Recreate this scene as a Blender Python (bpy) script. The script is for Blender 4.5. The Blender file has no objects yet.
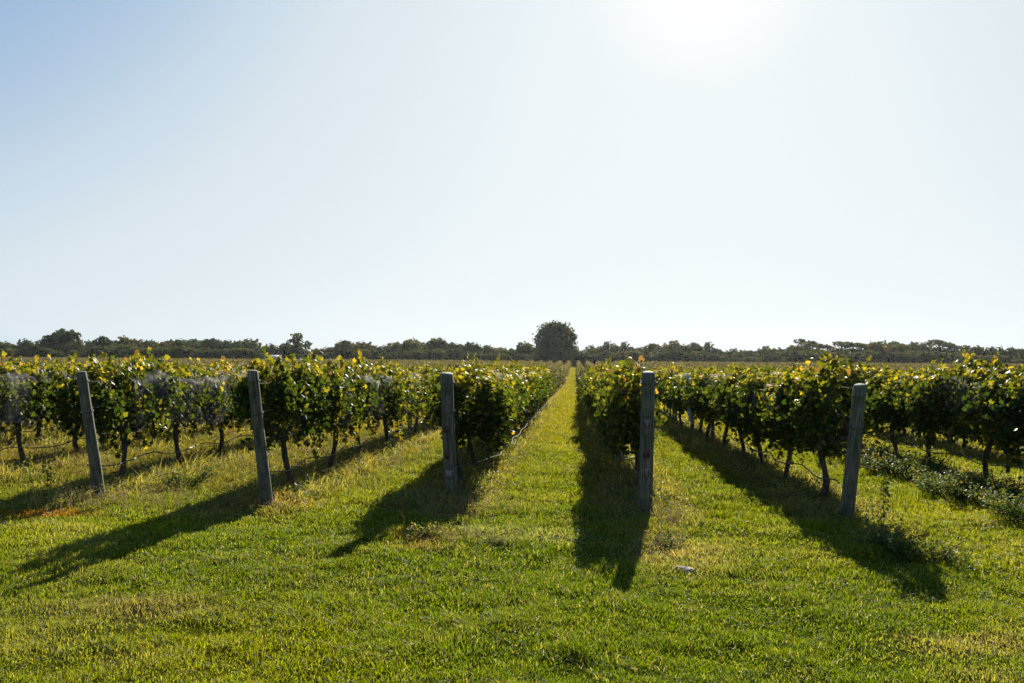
import bpy, math, random
import numpy as np
from mathutils import Vector, Matrix
random.seed(7)
RNG = np.random.default_rng(11)
scene = bpy.context.scene
COL = scene.collection
R = math.radians

# ------------------------------------------------------------------ camera
FPX = 996.0                       # 35 mm lens on a 36 mm sensor, 1024 px wide
HC = 1.8
cam_d = bpy.data.cameras.new('camera')
cam_d.lens = 35.0; cam_d.sensor_width = 36.0
cam_d.clip_start = 0.1; cam_d.clip_end = 20000
cam = bpy.data.objects.new('camera', cam_d); COL.objects.link(cam)
YAW = math.atan(63.5 / FPX); PITCH = math.atan(20.1 / FPX); ROLL = R(0.38)
cam.matrix_world = (Matrix.Translation((0, 0, HC)) @ Matrix.Rotation(YAW, 4, 'Z')
                    @ Matrix.Rotation(R(90) + PITCH, 4, 'X') @ Matrix.Rotation(ROLL, 4, 'Z'))
scene.camera = cam
CM = np.array(cam.matrix_world)

# ------------------------------------------------------------------ world, sun, exposure
SUN_EL, SUN_AZ = R(21.6), R(7.1)          # azimuth measured from +Y towards +X
w = bpy.data.worlds.new('World'); scene.world = w; w.use_nodes = True
nt = w.node_tree; bg = nt.nodes['Background']
sky = nt.nodes.new('ShaderNodeTexSky'); sky.sky_type = 'NISHITA'; sky.sun_disc = False
sky.sun_elevation = SUN_EL; sky.sun_rotation = SUN_AZ
sky.altitude = 0; sky.air_density = 1.0; sky.dust_density = 1.0; sky.ozone_density = 1.0
EXPO = 1.2
def srgb(*c): return tuple(((x / 255 + .055) / 1.055) ** 2.4 for x in c)
# the sky's own brightness is rolled off into pale blue-white, as a bright hazy autumn sky
bw = nt.nodes.new('ShaderNodeRGBToBW'); nt.links.new(sky.outputs[0], bw.inputs[0])
dv = nt.nodes.new('ShaderNodeMath'); dv.operation = 'DIVIDE'; nt.links.new(bw.outputs[0], dv.inputs[0]); dv.inputs[1].default_value = 70.0
cr = nt.nodes.new('ShaderNodeValToRGB'); cr.color_ramp.interpolation = 'LINEAR'; nt.links.new(dv.outputs[0], cr.inputs[0])
els = cr.color_ramp.elements
SK = [(0, (60, 100, 165)), (2.5, (110, 150, 200)), (5.0, (162, 190, 220)), (7.0, (200, 217, 232)), (9.0, (218, 230, 237)), (14, (228, 238, 243)), (19, (235, 243, 247)), (27, (239, 246, 249)), (60, (242, 248, 250))]
while len(els) > 1: els.remove(els[-1])
els[0].position = 0; els[0].color = (*srgb(*SK[0][1]), 1)
for p_, c_ in SK[1:]:
    e_ = els.new(p_ / 70); e_.color = (*srgb(*c_), 1)
SDIR = (math.sin(SUN_AZ) * math.cos(SUN_EL), math.cos(SUN_AZ) * math.cos(SUN_EL), math.sin(SUN_EL))
tcw = nt.nodes.new('ShaderNodeTexCoord'); dt = nt.nodes.new('ShaderNodeVectorMath'); dt.operation = 'DOT_PRODUCT'
nt.links.new(tcw.outputs['Generated'], dt.inputs[0]); dt.inputs[1].default_value = SDIR
ac = nt.nodes.new('ShaderNodeMath'); ac.operation = 'ARCCOSINE'; nt.links.new(dt.outputs['Value'], ac.inputs[0])
mr = nt.nodes.new('ShaderNodeMapRange'); mr.interpolation_type = 'SMOOTHERSTEP'; nt.links.new(ac.outputs[0], mr.inputs[0])
mr.inputs[1].default_value = R(8.5); mr.inputs[2].default_value = R(1); mr.inputs[3].default_value = 0; mr.inputs[4].default_value = 1
gm = nt.nodes.new('ShaderNodeMix'); gm.data_type = 'RGBA'; nt.links.new(mr.outputs[0], gm.inputs[0]); nt.links.new(cr.outputs[0], gm.inputs[6]); gm.inputs[7].default_value = (1.0, 1.0, 1.0, 1)
vm = nt.nodes.new('ShaderNodeVectorMath'); vm.operation = 'SCALE'; vm.inputs['Scale'].default_value = 10 * 2 ** -EXPO; nt.links.new(gm.outputs[2], vm.inputs[0])
nt.links.new(vm.outputs[0], bg.inputs[0]); bg.inputs[1].default_value = 0.10
sun_d = bpy.data.lights.new('sun', 'SUN'); sun_d.energy = 5.0; sun_d.angle = R(0.5)
sun_d.color = (1.0, 0.93, 0.80)
sun = bpy.data.objects.new('sun', sun_d); COL.objects.link(sun)
sdir = Vector((math.sin(SUN_AZ) * math.cos(SUN_EL), math.cos(SUN_AZ) * math.cos(SUN_EL), math.sin(SUN_EL)))
sun.rotation_euler = sdir.to_track_quat('Z', 'Y').to_euler()
sun.location = sdir * 60
scene.view_settings.view_transform = 'Standard'
scene.view_settings.look = 'None'
scene.view_settings.exposure = EXPO
scene.view_settings.gamma = 1.0
scene.cycles.max_bounces = 6
scene.cycles.diffuse_bounces = 3
scene.cycles.transmission_bounces = 4
scene.cycles.transparent_max_bounces = 16

# ------------------------------------------------------------------ helpers
def tag(o, label=None, cat=None, group=None, kind=None):
    if label: o['label'] = label
    if cat: o['category'] = cat
    if group: o['group'] = group
    if kind: o['kind'] = kind
    return o

def empty(name, loc, rz=0.0):
    o = bpy.data.objects.new(name, None); COL.objects.link(o)
    o.location = loc; o.rotation_euler = (0, 0, rz); o.empty_display_size = 0.3
    return o

def mesh_np(name, co, tris=None, quads=None, attrs=None, cols=None, smooth=False):
    me = bpy.data.meshes.new(name)
    co = np.asarray(co, dtype=np.float32)
    me.vertices.add(len(co)); me.vertices.foreach_set('co', co.ravel())
    idx = []; starts = []; n = 0
    if tris is not None and len(tris):
        t = np.asarray(tris, dtype=np.int32); idx.append(t.ravel())
        starts.append(n + 3 * np.arange(len(t))); n += t.size
    if quads is not None and len(quads):
        q = np.asarray(quads, dtype=np.int32); idx.append(q.ravel())
        starts.append(n + 4 * np.arange(len(q))); n += q.size
    idx = np.concatenate(idx); starts = np.concatenate(starts).astype(np.int32)
    me.loops.add(len(idx)); me.loops.foreach_set('vertex_index', idx)
    me.polygons.add(len(starts)); me.polygons.foreach_set('loop_start', starts)
    me.update(calc_edges=True)
    if smooth:
        me.polygons.foreach_set('use_smooth', np.ones(len(starts), dtype=bool))
    for k, v in (attrs or {}).items():
        a = me.attributes.new(k, 'FLOAT', 'POINT'); a.data.foreach_set('value', np.asarray(v, dtype=np.float32))
    for k, v in (cols or {}).items():
        v = np.asarray(v, dtype=np.float32)
        if v.shape[1] == 3: v = np.concatenate([v, np.ones((len(v), 1), np.float32)], 1)
        a = me.attributes.new(k, 'FLOAT_COLOR', 'POINT'); a.data.foreach_set('color', v.ravel())
    return me

def link(name, me, mat, parent=None, loc=(0, 0, 0)):
    o = bpy.data.objects.new(name, me); COL.objects.link(o)
    if mat is not None and len(me.materials) == 0: me.materials.append(mat)
    if parent is not None: o.parent = parent
    o.location = loc
    return o

class MB:
    """collects tubes and boxes into one mesh"""
    def __init__(s): s.v = []; s.q = []; s.t = []; s.n = 0
    def add(s, v, q=(), t=()):
        v = np.asarray(v, float).reshape(-1, 3)
        s.v.append(v)
        if len(q): s.q.append(np.asarray(q, int) + s.n)
        if len(t): s.t.append(np.asarray(t, int) + s.n)
        s.n += len(v)
    def tube(s, pts, rad, sides=8, cap=True):
        pts = np.asarray(pts, float); m = len(pts)
        rad = np.broadcast_to(np.asarray(rad, float), (m,))
        tan = np.gradient(pts, axis=0); tan /= np.linalg.norm(tan, axis=1)[:, None] + 1e-9
        up = np.array([0, 0, 1.0]) if abs(tan[0][2]) < .9 else np.array([1.0, 0, 0])
        vs = []
        for i in range(m):
            a = np.cross(tan[i], up); a /= np.linalg.norm(a) + 1e-9
            b = np.cross(tan[i], a); up = np.cross(a, tan[i])
            th = np.linspace(0, 2 * math.pi, sides, endpoint=False)
            vs.append(pts[i] + rad[i] * (np.cos(th)[:, None] * a + np.sin(th)[:, None] * b))
        vs = np.concatenate(vs)
        q = []
        for i in range(m - 1):
            for j in range(sides):
                k = (j + 1) % sides
                q.append((i * sides + j, i * sides + k, (i + 1) * sides + k, (i + 1) * sides + j))
        t = []
        if cap:
            vs = np.concatenate([vs, pts[:1], pts[-1:]])
            c0, c1 = m * sides, m * sides + 1
            for j in range(sides):
                k = (j + 1) % sides
                t.append((c0, k, j)); t.append((c1, (m - 1) * sides + j, (m - 1) * sides + k))
        s.add(vs, q, t)
    def box(s, x0, x1, y0, y1, z0, z1):
        v = [(x, y, z) for z in (z0, z1) for y in (y0, y1) for x in (x0, x1)]
        s.add(v, [(0, 2, 3, 1), (4, 5, 7, 6), (0, 1, 5, 4), (2, 6, 7, 3), (0, 4, 6, 2), (1, 3, 7, 5)])
    def mesh(s, name, smooth=True, attrs=None):
        return mesh_np(name, np.concatenate(s.v), np.concatenate(s.t) if s.t else None,
                       np.concatenate(s.q) if s.q else None, attrs=attrs, smooth=smooth)

def hash2(ix, iy, seed):
    h = (ix.astype(np.int64) * 374761393 + iy.astype(np.int64) * 668265263 + seed * 1442695041) & 0x7fffffff
    h = ((h ^ (h >> 13)) * 1274126177) & 0x7fffffff
    h = h ^ (h >> 16)
    return (h & 0xffff) / 65535.0
def vnoise(x, y, scale, seed=0):
    x = np.asarray(x, float) / scale; y = np.asarray(y, float) / scale
    ix = np.floor(x); iy = np.floor(y); fx = x - ix; fy = y - iy
    fx = fx * fx * (3 - 2 * fx); fy = fy * fy * (3 - 2 * fy)
    a = hash2(ix, iy, seed); b = hash2(ix + 1, iy, seed); c = hash2(ix, iy + 1, seed); d = hash2(ix + 1, iy + 1, seed)
    return (a * (1 - fx) + b * fx) * (1 - fy) + (c * (1 - fx) + d * fx) * fy
def fbm(x, y, scale, seed=0, o=3):
    s = 0; a = 1; t = 0
    for i in range(o):
        s = s + a * vnoise(x, y, scale / 2 ** i, seed + i * 17); t += a; a *= .55
    return s / t

# ------------------------------------------------------------------ terrain: a shallow dip, rising again to a far crest
KN = [(-200, 0, 0), (0, 0, -.006), (14, -.105, -.009), (90, -.92, -.011), (122, -1.15, -.001), (290, .03, .004), (345, .1, 0), (20000, .1, 0)]
def terr(y):
    y = np.asarray(y, float); z = np.zeros_like(y)
    for (a, za, sa), (b, zb, sb) in zip(KN[:-1], KN[1:]):
        m = (y >= a) & (y <= b); L = b - a; t = (y - a) / L
        h = (2*t**3 - 3*t**2 + 1) * za + (t**3 - 2*t**2 + t) * L * sa + (-2*t**3 + 3*t**2) * zb + (t**3 - t**2) * L * sb
        z = np.where(m, h, z)
    return z
def gz(x, y):                                     # ground height with small bumps
    x = np.asarray(x, float); y = np.asarray(y, float)
    fade = np.clip(1 - y / 60, 0, 1)
    return terr(y) + fade * .10 * (fbm(x, y, 1.6, 3) - .5) + fade * .05 * (fbm(x, y, .5, 9, 2) - .5)
def ground_at(px, py):                            # where a sight line meets the ground (measuring aid)
    d = CM[:3, :3] @ np.array([(px - 512) / FPX, (341.5 - py) / FPX, -1.0])
    lo, hi = 1.0, 400.0
    for i in range(50):
        t = (lo + hi) / 2
        if HC + d[2] * t - float(terr(d[1] * t)) > 0: lo = t
        else: hi = t
    return d[0] * t, d[1] * t

ROWX = {-1: -1.75, -2: -4.05, -3: -6.75, 1: .93, 2: 3.36, 3: 6.35}
for k in range(4, 90):
    ROWX[k] = ROWX[k - 1] + 2.62; ROWX[-k] = ROWX[-k + 1] - 2.62
ROWXS = np.array(sorted(ROWX.values()))
START = {-1: 14.3, -2: 13.1, -3: 14.0, 1: 13.0, 2: 12.4, 3: 12.6}
B1_END, B2_START, B2_END = 109.0, 118.0, 290.0

def rowdist(x):
    x = np.asarray(x, float); i = np.clip(np.searchsorted(ROWXS, x), 1, len(ROWXS) - 1)
    return np.minimum(np.abs(x - ROWXS[i - 1]), np.abs(x - ROWXS[i]))

def lerp(a, b, t): return a + (b - a) * t
def blob(x, y, cx, cy, rx, ry): return np.clip(1.3 - np.sqrt(((x - cx) / rx) ** 2 + ((y - cy) / ry) ** 2), 0, 1)
def strip_amt(x, y):                              # rough unmown strip beneath every vine row
    n = fbm(x, y, .8, 41)
    s = np.clip((.78 - rowdist(x + .25 * (n - .5))) / .35, 0, 1)
    return s * np.clip((y - 11.6 + 1.6 * (n - .5)) / 1.2, 0, 1) * ((y < B1_END + 1) | (y > B2_START - 1))
def ground_rgb(x, y):
    """own colour of the turf, varied in patches (mown green, yellowed, straw, bare)"""
    n1 = fbm(x, y, 2.3, 1)[:, None]; n2 = fbm(x, y, .6, 5)[:, None]; n3 = fbm(x, y, 6.0, 8)[:, None]
    green = np.array([.090, .124, .007]); yel = np.array([.192, .190, .010]); straw = np.array([.26, .225, .075]); brown = np.array([.15, .085, .035])
    c = lerp(green, yel, np.clip(n1 * 1.6 - .40, 0, 1))
    c = lerp(c, straw, np.clip((n2 - .56) * 2.2, 0, .55))
    c = lerp(c, green * .8, np.clip((n3 - .52) * 3, 0, .6))
    # alley between rows yellows with distance
    c = lerp(c, np.array([.185, .150, .012]), (np.clip((y - 19) / 14, 0, .7))[:, None] * (.55 + .45 * (n1)))
    lf = (np.clip((-2.6 - x) / 1.5, 0, 1) * np.clip((y - 13.2) / 1.5, 0, 1))[:, None]
    c = lerp(c, lerp(np.array([.078, .080, .018]), np.array([.15, .105, .042]), np.clip(n2 * 2.6 - .8, 0, 1)), lf * .8)
    s = strip_amt(x, y)[:, None]
    c = lerp(c, lerp(straw, brown, np.clip(n2 * 2.4 - .8, 0, 1)) * .9, s * .75)
    for (cx, cy, rx, ry, col, a) in PATCH:
        c = lerp(c, np.array(col), (blob(x, y, cx, cy, rx, ry) * a)[:, None] * np.clip(n2 * 2.2 - .3, 0, 1))
    return c
g = ground_at
def P(px, py, rx, ry, col, a):
    x, y = g(px, py); return (x, y, rx, ry, col, a)
PATCH = [P(520, 535, .75, .5, (.36, .34, .22), .45), P(684, 556, .5, .9, (.36, .27, .16), .8), P(30, 515, .8, .35, (.34, .13, .03), .95),
         P(275, 507, .55, .4, (.34, .15, .05), .8), P(420, 540, .35, .6, (.28, .15, .07), .8), P(890, 535, .35, .4, (.34, .16, .06), .8),
         P(130, 610, .8, .4, (.20, .15, .09), .6), P(450, 515, .35, .8, (.30, .19, .10), .7), P(230, 515, .9, .4, (.30, .22, .08), .6),
         P(975, 645, .5, .3, (.26, .2, .1), .6), P(650, 530, .45, .7, (.27, .18, .09), .6)]

# ------------------------------------------------------------------ materials
def mat(name):
    m = bpy.data.materials.new(name); m.use_nodes = True
    n = m.node_tree; n.nodes.clear()
    out = n.nodes.new('ShaderNodeOutputMaterial')
    return m, n, out
def N(n, t, **kw):
    x = n.nodes.new(t)
    for k, v in kw.items():
        if k in x.inputs: x.inputs[k].default_value = v
        else: setattr(x, k, v)
    return x
def ramp(n, stops):
    r = n.nodes.new('ShaderNodeValToRGB'); e = r.color_ramp.elements
    while len(e) > 1: e.remove(e[-1])
    e[0].position = stops[0][0]; e[0].color = (*stops[0][1], 1)
    for p, c in stops[1:]:
        k = e.new(p); k.color = (*c, 1)
    return r

def leaf_material(name, stops, trans=.42, gloss=.5, rough=.38, tmul=(1.5, 1.35, .55), attr='rnd', objvar=.15):
    m, n, out = mat(name); L = n.links.new
    a = N(n, 'ShaderNodeAttribute', attribute_name=attr)
    oi = N(n, 'ShaderNodeObjectInfo')
    ma = N(n, 'ShaderNodeMath', operation='MULTIPLY_ADD'); L(oi.outputs['Random'], ma.inputs[0]); ma.inputs[1].default_value = objvar; L(a.outputs['Fac'], ma.inputs[2])
    sb = N(n, 'ShaderNodeMath', operation='SUBTRACT'); L(ma.outputs[0], sb.inputs[0]); sb.inputs[1].default_value = objvar / 2
    r = ramp(n, stops); L(sb.outputs[0], r.inputs[0])
    p = N(n, 'ShaderNodeBsdfPrincipled'); L(r.outputs[0], p.inputs['Base Color'])
    p.inputs['Roughness'].default_value = rough; p.inputs['Specular IOR Level'].default_value = gloss
    tr = N(n, 'ShaderNodeBsdfTranslucent')
    mx = N(n, 'ShaderNodeMix', data_type='RGBA', blend_type='MULTIPLY'); mx.inputs[0].default_value = 1
    L(r.outputs[0], mx.inputs[6]); mx.inputs[7].default_value = (*tmul, 1); L(mx.outputs[2], tr.inputs[0])
    mi = N(n, 'ShaderNodeMixShader'); mi.inputs[0].default_value = trans
    L(p.outputs[0], mi.inputs[1]); L(tr.outputs[0], mi.inputs[2]); L(mi.outputs[0], out.inputs[0])
    return m
M = {}
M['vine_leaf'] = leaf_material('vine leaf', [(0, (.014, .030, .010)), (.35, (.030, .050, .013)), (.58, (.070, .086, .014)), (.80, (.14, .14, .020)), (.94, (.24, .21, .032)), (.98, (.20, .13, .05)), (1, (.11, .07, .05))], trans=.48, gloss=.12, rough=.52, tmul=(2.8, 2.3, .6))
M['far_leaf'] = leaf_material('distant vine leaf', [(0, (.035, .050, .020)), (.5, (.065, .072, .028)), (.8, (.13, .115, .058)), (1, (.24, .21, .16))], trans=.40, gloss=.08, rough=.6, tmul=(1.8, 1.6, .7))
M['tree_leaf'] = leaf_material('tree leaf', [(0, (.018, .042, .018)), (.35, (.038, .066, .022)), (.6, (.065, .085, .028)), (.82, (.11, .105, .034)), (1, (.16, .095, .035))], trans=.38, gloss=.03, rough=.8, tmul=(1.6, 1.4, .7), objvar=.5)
M['weed_leaf'] = leaf_material('weed leaf', [(0, (.035, .07, .02)), (.5, (.06, .10, .025)), (.8, (.13, .15, .035)), (1, (.26, .17, .08))], trans=.42, gloss=.1, rough=.6, tmul=(1.8, 1.6, .7))

def grass_material():
    m, n, out = mat('grass blades'); L = n.links.new
    a = N(n, 'ShaderNodeAttribute', attribute_name='col')
    p = N(n, 'ShaderNodeBsdfPrincipled'); L(a.outputs['Color'], p.inputs['Base Color']); p.inputs['Roughness'].default_value = .6; p.inputs['Specular IOR Level'].default_value = .06
    mx = N(n, 'ShaderNodeMix', data_type='RGBA', blend_type='MULTIPLY'); mx.inputs[0].default_value = 1
    L(a.outputs['Color'], mx.inputs[6]); mx.inputs[7].default_value = (2.2, 2.1, .6, 1)
    tr = N(n, 'ShaderNodeBsdfTranslucent'); L(mx.outputs[2], tr.inputs[0])
    mi = N(n, 'ShaderNodeMixShader'); mi.inputs[0].default_value = .45
    L(p.outputs[0], mi.inputs[1]); L(tr.outputs[0], mi.inputs[2]); L(mi.outputs[0], out.inputs[0])
    return m
M['grass'] = grass_material()
def ground_material():
    m, n, out = mat('turf soil'); L = n.links.new
    a = N(n, 'ShaderNodeAttribute', attribute_name='col')
    g_ = N(n, 'ShaderNodeNewGeometry')
    t = N(n, 'ShaderNodeTexNoise'); t.inputs['Scale'].default_value = 9; t.inputs['Detail'].default_value = 8; t.inputs['Roughness'].default_value = .75
    L(g_.outputs['Position'], t.inputs['Vector'])
    r = ramp(n, [(.3, (.45, .42, .40)), (.62, (1.15, 1.12, 1.0))]); L(t.outputs[0], r.inputs[0])
    mx = N(n, 'ShaderNodeMix', data_type='RGBA', blend_type='MULTIPLY'); mx.inputs[0].default_value = 1
    L(a.outputs['Color'], mx.inputs[6]); L(r.outputs[0], mx.inputs[7])
    p = N(n, 'ShaderNodeBsdfPrincipled'); L(mx.outputs[2], p.inputs['Base Color']); p.inputs['Roughness'].default_value = 1; p.inputs['Specular IOR Level'].default_value = 0
    b = N(n, 'ShaderNodeBump'); b.inputs['Strength'].default_value = .6; b.inputs['Distance'].default_value = .05; L(t.outputs[0], b.inputs['Height']); L(b.outputs[0], p.inputs['Normal'])
    L(p.outputs[0], out.inputs[0]); return m
M['ground'] = ground_material()
def wood_material(name, c0, c1, c2, scale=1.0):
    m, n, out = mat(name); L = n.links.new
    tc = N(n, 'ShaderNodeTexCoord'); mp = N(n, 'ShaderNodeMapping'); mp.inputs['Scale'].default_value = (38 * scale, 38 * scale, 1.6 * scale); L(tc.outputs['Object'], mp.inputs[0])
    t = N(n, 'ShaderNodeTexNoise'); t.inputs['Scale'].default_value = 1.0; t.inputs['Detail'].default_value = 8; t.inputs['Roughness'].default_value = .65; L(mp.outputs[0], t.inputs['Vector'])
    t2 = N(n, 'ShaderNodeTexNoise'); t2.inputs['Scale'].default_value = 5 * scale; t2.inputs['Detail'].default_value = 5; L(tc.outputs['Object'], t2.inputs['Vector'])
    r = ramp(n, [(.32, c0), (.48, c1), (.68, c2)]); L(t.outputs[0], r.inputs[0])
    r2 = ramp(n, [(.35, (.55, .62, .55)), (.6, (1.05, 1.0, .95))]); L(t2.outputs[0], r2.inputs[0])
    mx = N(n, 'ShaderNodeMix', data_type='RGBA', blend_type='MULTIPLY'); mx.inputs[0].default_value = .8
    L(r.outputs[0], mx.inputs[6]); L(r2.outputs[0], mx.inputs[7])
    p = N(n, 'ShaderNodeBsdfPrincipled'); L(mx.outputs[2], p.inputs['Base Color']); p.inputs['Roughness'].default_value = .8; p.inputs['Specular IOR Level'].default_value = .25
    b = N(n, 'ShaderNodeBump'); b.inputs['Strength'].default_value = .8; b.inputs['Distance'].default_value = .008; L(t.outputs[0], b.inputs['Height']); L(b.outputs[0], p.inputs['Normal'])
    L(p.outputs[0], out.inputs[0]); return m
M['post'] = wood_material('weathered post wood', (.036, .034, .022), (.125, .118, .076), (.28, .26, .18), 1.7)
M['bark'] = wood_material('vine bark', (.025, .018, .012), (.07, .052, .038), (.13, .10, .075), .8)
M['tree_bark'] = wood_material('tree bark', (.03, .025, .02), (.07, .06, .05), (.12, .10, .08), .05)
def plain(name, c, rough=.5, metal=0, spec=.5, var=.25, sc=30):
    m, n, out = mat(name); L = n.links.new
    tc = N(n, 'ShaderNodeTexCoord'); t = N(n, 'ShaderNodeTexNoise'); t.inputs['Scale'].default_value = sc; t.inputs['Detail'].default_value = 5; L(tc.outputs['Object'], t.inputs['Vector'])
    r = ramp(n, [(.3, tuple(x * (1 - var) for x in c)), (.7, tuple(min(1, x * (1 + var)) for x in c))]); L(t.outputs[0], r.inputs[0])
    p = N(n, 'ShaderNodeBsdfPrincipled'); L(r.outputs[0], p.inputs['Base Color']); p.inputs['Roughness'].default_value = rough; p.inputs['Metallic'].default_value = metal; p.inputs['Specular IOR Level'].default_value = spec
    L(p.outputs[0], out.inputs[0]); return m
M['wire'] = plain('galvanised wire', (.16, .15, .14), .8, 0, .1)
M['rust'] = plain('rusty wire', (.10, .075, .055), .7, 0, .2)
M['hose'] = plain('black polythene hose', (.05, .05, .05), .45, 0, .4)
M['hose_sunlit'] = plain('pale sunlit hose', (.10, .10, .10), .8, 0, .05)  # paler copy of the dark hose: its sunlit look put into the colour
M['tag_pale'] = plain('pale tag paint', (.24, .21, .18), .8, 0, .3, .3, 60)
M['tag_red'] = plain('faded red tag paint', (.115, .045, .04), .8, 0, .3, .35, 60)
M['tag_digit'] = plain('dark red digit paint', (.09, .02, .02), .6, 0, .3, .2, 60)
M['stone'] = plain('pale stone', (.30, .25, .20), .95, 0, .2, .25, 12)
M['shed_wall'] = plain('grey shed boards', (.30, .30, .29), .8, 0, .2, .15, 2)
M['shed_roof'] = plain('pale metal roof', (.40, .43, .45), .6, 0, .3, .06, 1)
M['shed_door'] = plain('dark shed door', (.08, .08, .08), .7, 0, .2, .15, 2)
def net_material():
    m, n, out = mat('bird netting'); L = n.links.new
    g_ = N(n, 'ShaderNodeNewGeometry')
    t = N(n, 'ShaderNodeTexNoise'); t.inputs['Scale'].default_value = 3.2; t.inputs['Detail'].default_value = 6; t.inputs['Roughness'].default_value = .7; L(g_.outputs['Position'], t.inputs['Vector'])
    r = ramp(n, [(.40, (.01, .01, .01)), (.55, (.15, .15, .15)), (.72, (.34, .34, .34))]); L(t.outputs[0], r.inputs[0])
    p = N(n, 'ShaderNodeBsdfPrincipled'); p.inputs['Base Color'].default_value = (.30, .29, .36, 1); p.inputs['Roughness'].default_value = .6; p.inputs['Specular IOR Level'].default_value = .1
    tr = N(n, 'ShaderNodeBsdfTranslucent'); tr.inputs[0].default_value = (.32, .30, .33, 1)
    m1 = N(n, 'ShaderNodeMixShader'); m1.inputs[0].default_value = .45; L(p.outputs[0], m1.inputs[1]); L(tr.outputs[0], m1.inputs[2])
    tp = N(n, 'ShaderNodeBsdfTransparent'); m2 = N(n, 'ShaderNodeMixShader')
    L(r.outputs[0], m2.inputs[0]); L(tp.outputs[0], m2.inputs[1]); L(m1.outputs[0], m2.inputs[2]); L(m2.outputs[0], out.inputs[0])
    return m
M['net'] = net_material()

# ------------------------------------------------------------------ ground sheet
def build_ground():
    xs = np.unique(np.concatenate([np.array([-6000, -2500, -1000, -500, -300, -200, -150, -100, -70, -50, -35]), np.arange(-25, 25.01, .25), np.array([35, 50, 70, 100, 150, 200, 300, 500, 1000, 2500, 6000])]))
    ys = np.unique(np.concatenate([np.array([-300, -100, -40, -15, -5, 0]), np.arange(2, 60, .3), np.arange(60, 130, 1.5), np.arange(130, 300, 4), np.array([310, 330, 345, 400, 600, 1000, 2000, 4000, 9000])]))
    X, Y = np.meshgrid(xs, ys); x = X.ravel(); y = Y.ravel()
    z = gz(x, y) - .004
    nx, ny = len(xs), len(ys)
    i = np.arange(nx * ny).reshape(ny, nx)
    q = np.stack([i[:-1, :-1], i[:-1, 1:], i[1:, 1:], i[1:, :-1]], -1).reshape(-1, 4)
    col = ground_rgb(x, y) * .55
    me = mesh_np('ground', np.stack([x, y, z], 1), None, q, cols={'col': col}, smooth=True)
    tag(link('ground', me, M['ground']), kind='structure')
build_ground()

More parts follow.
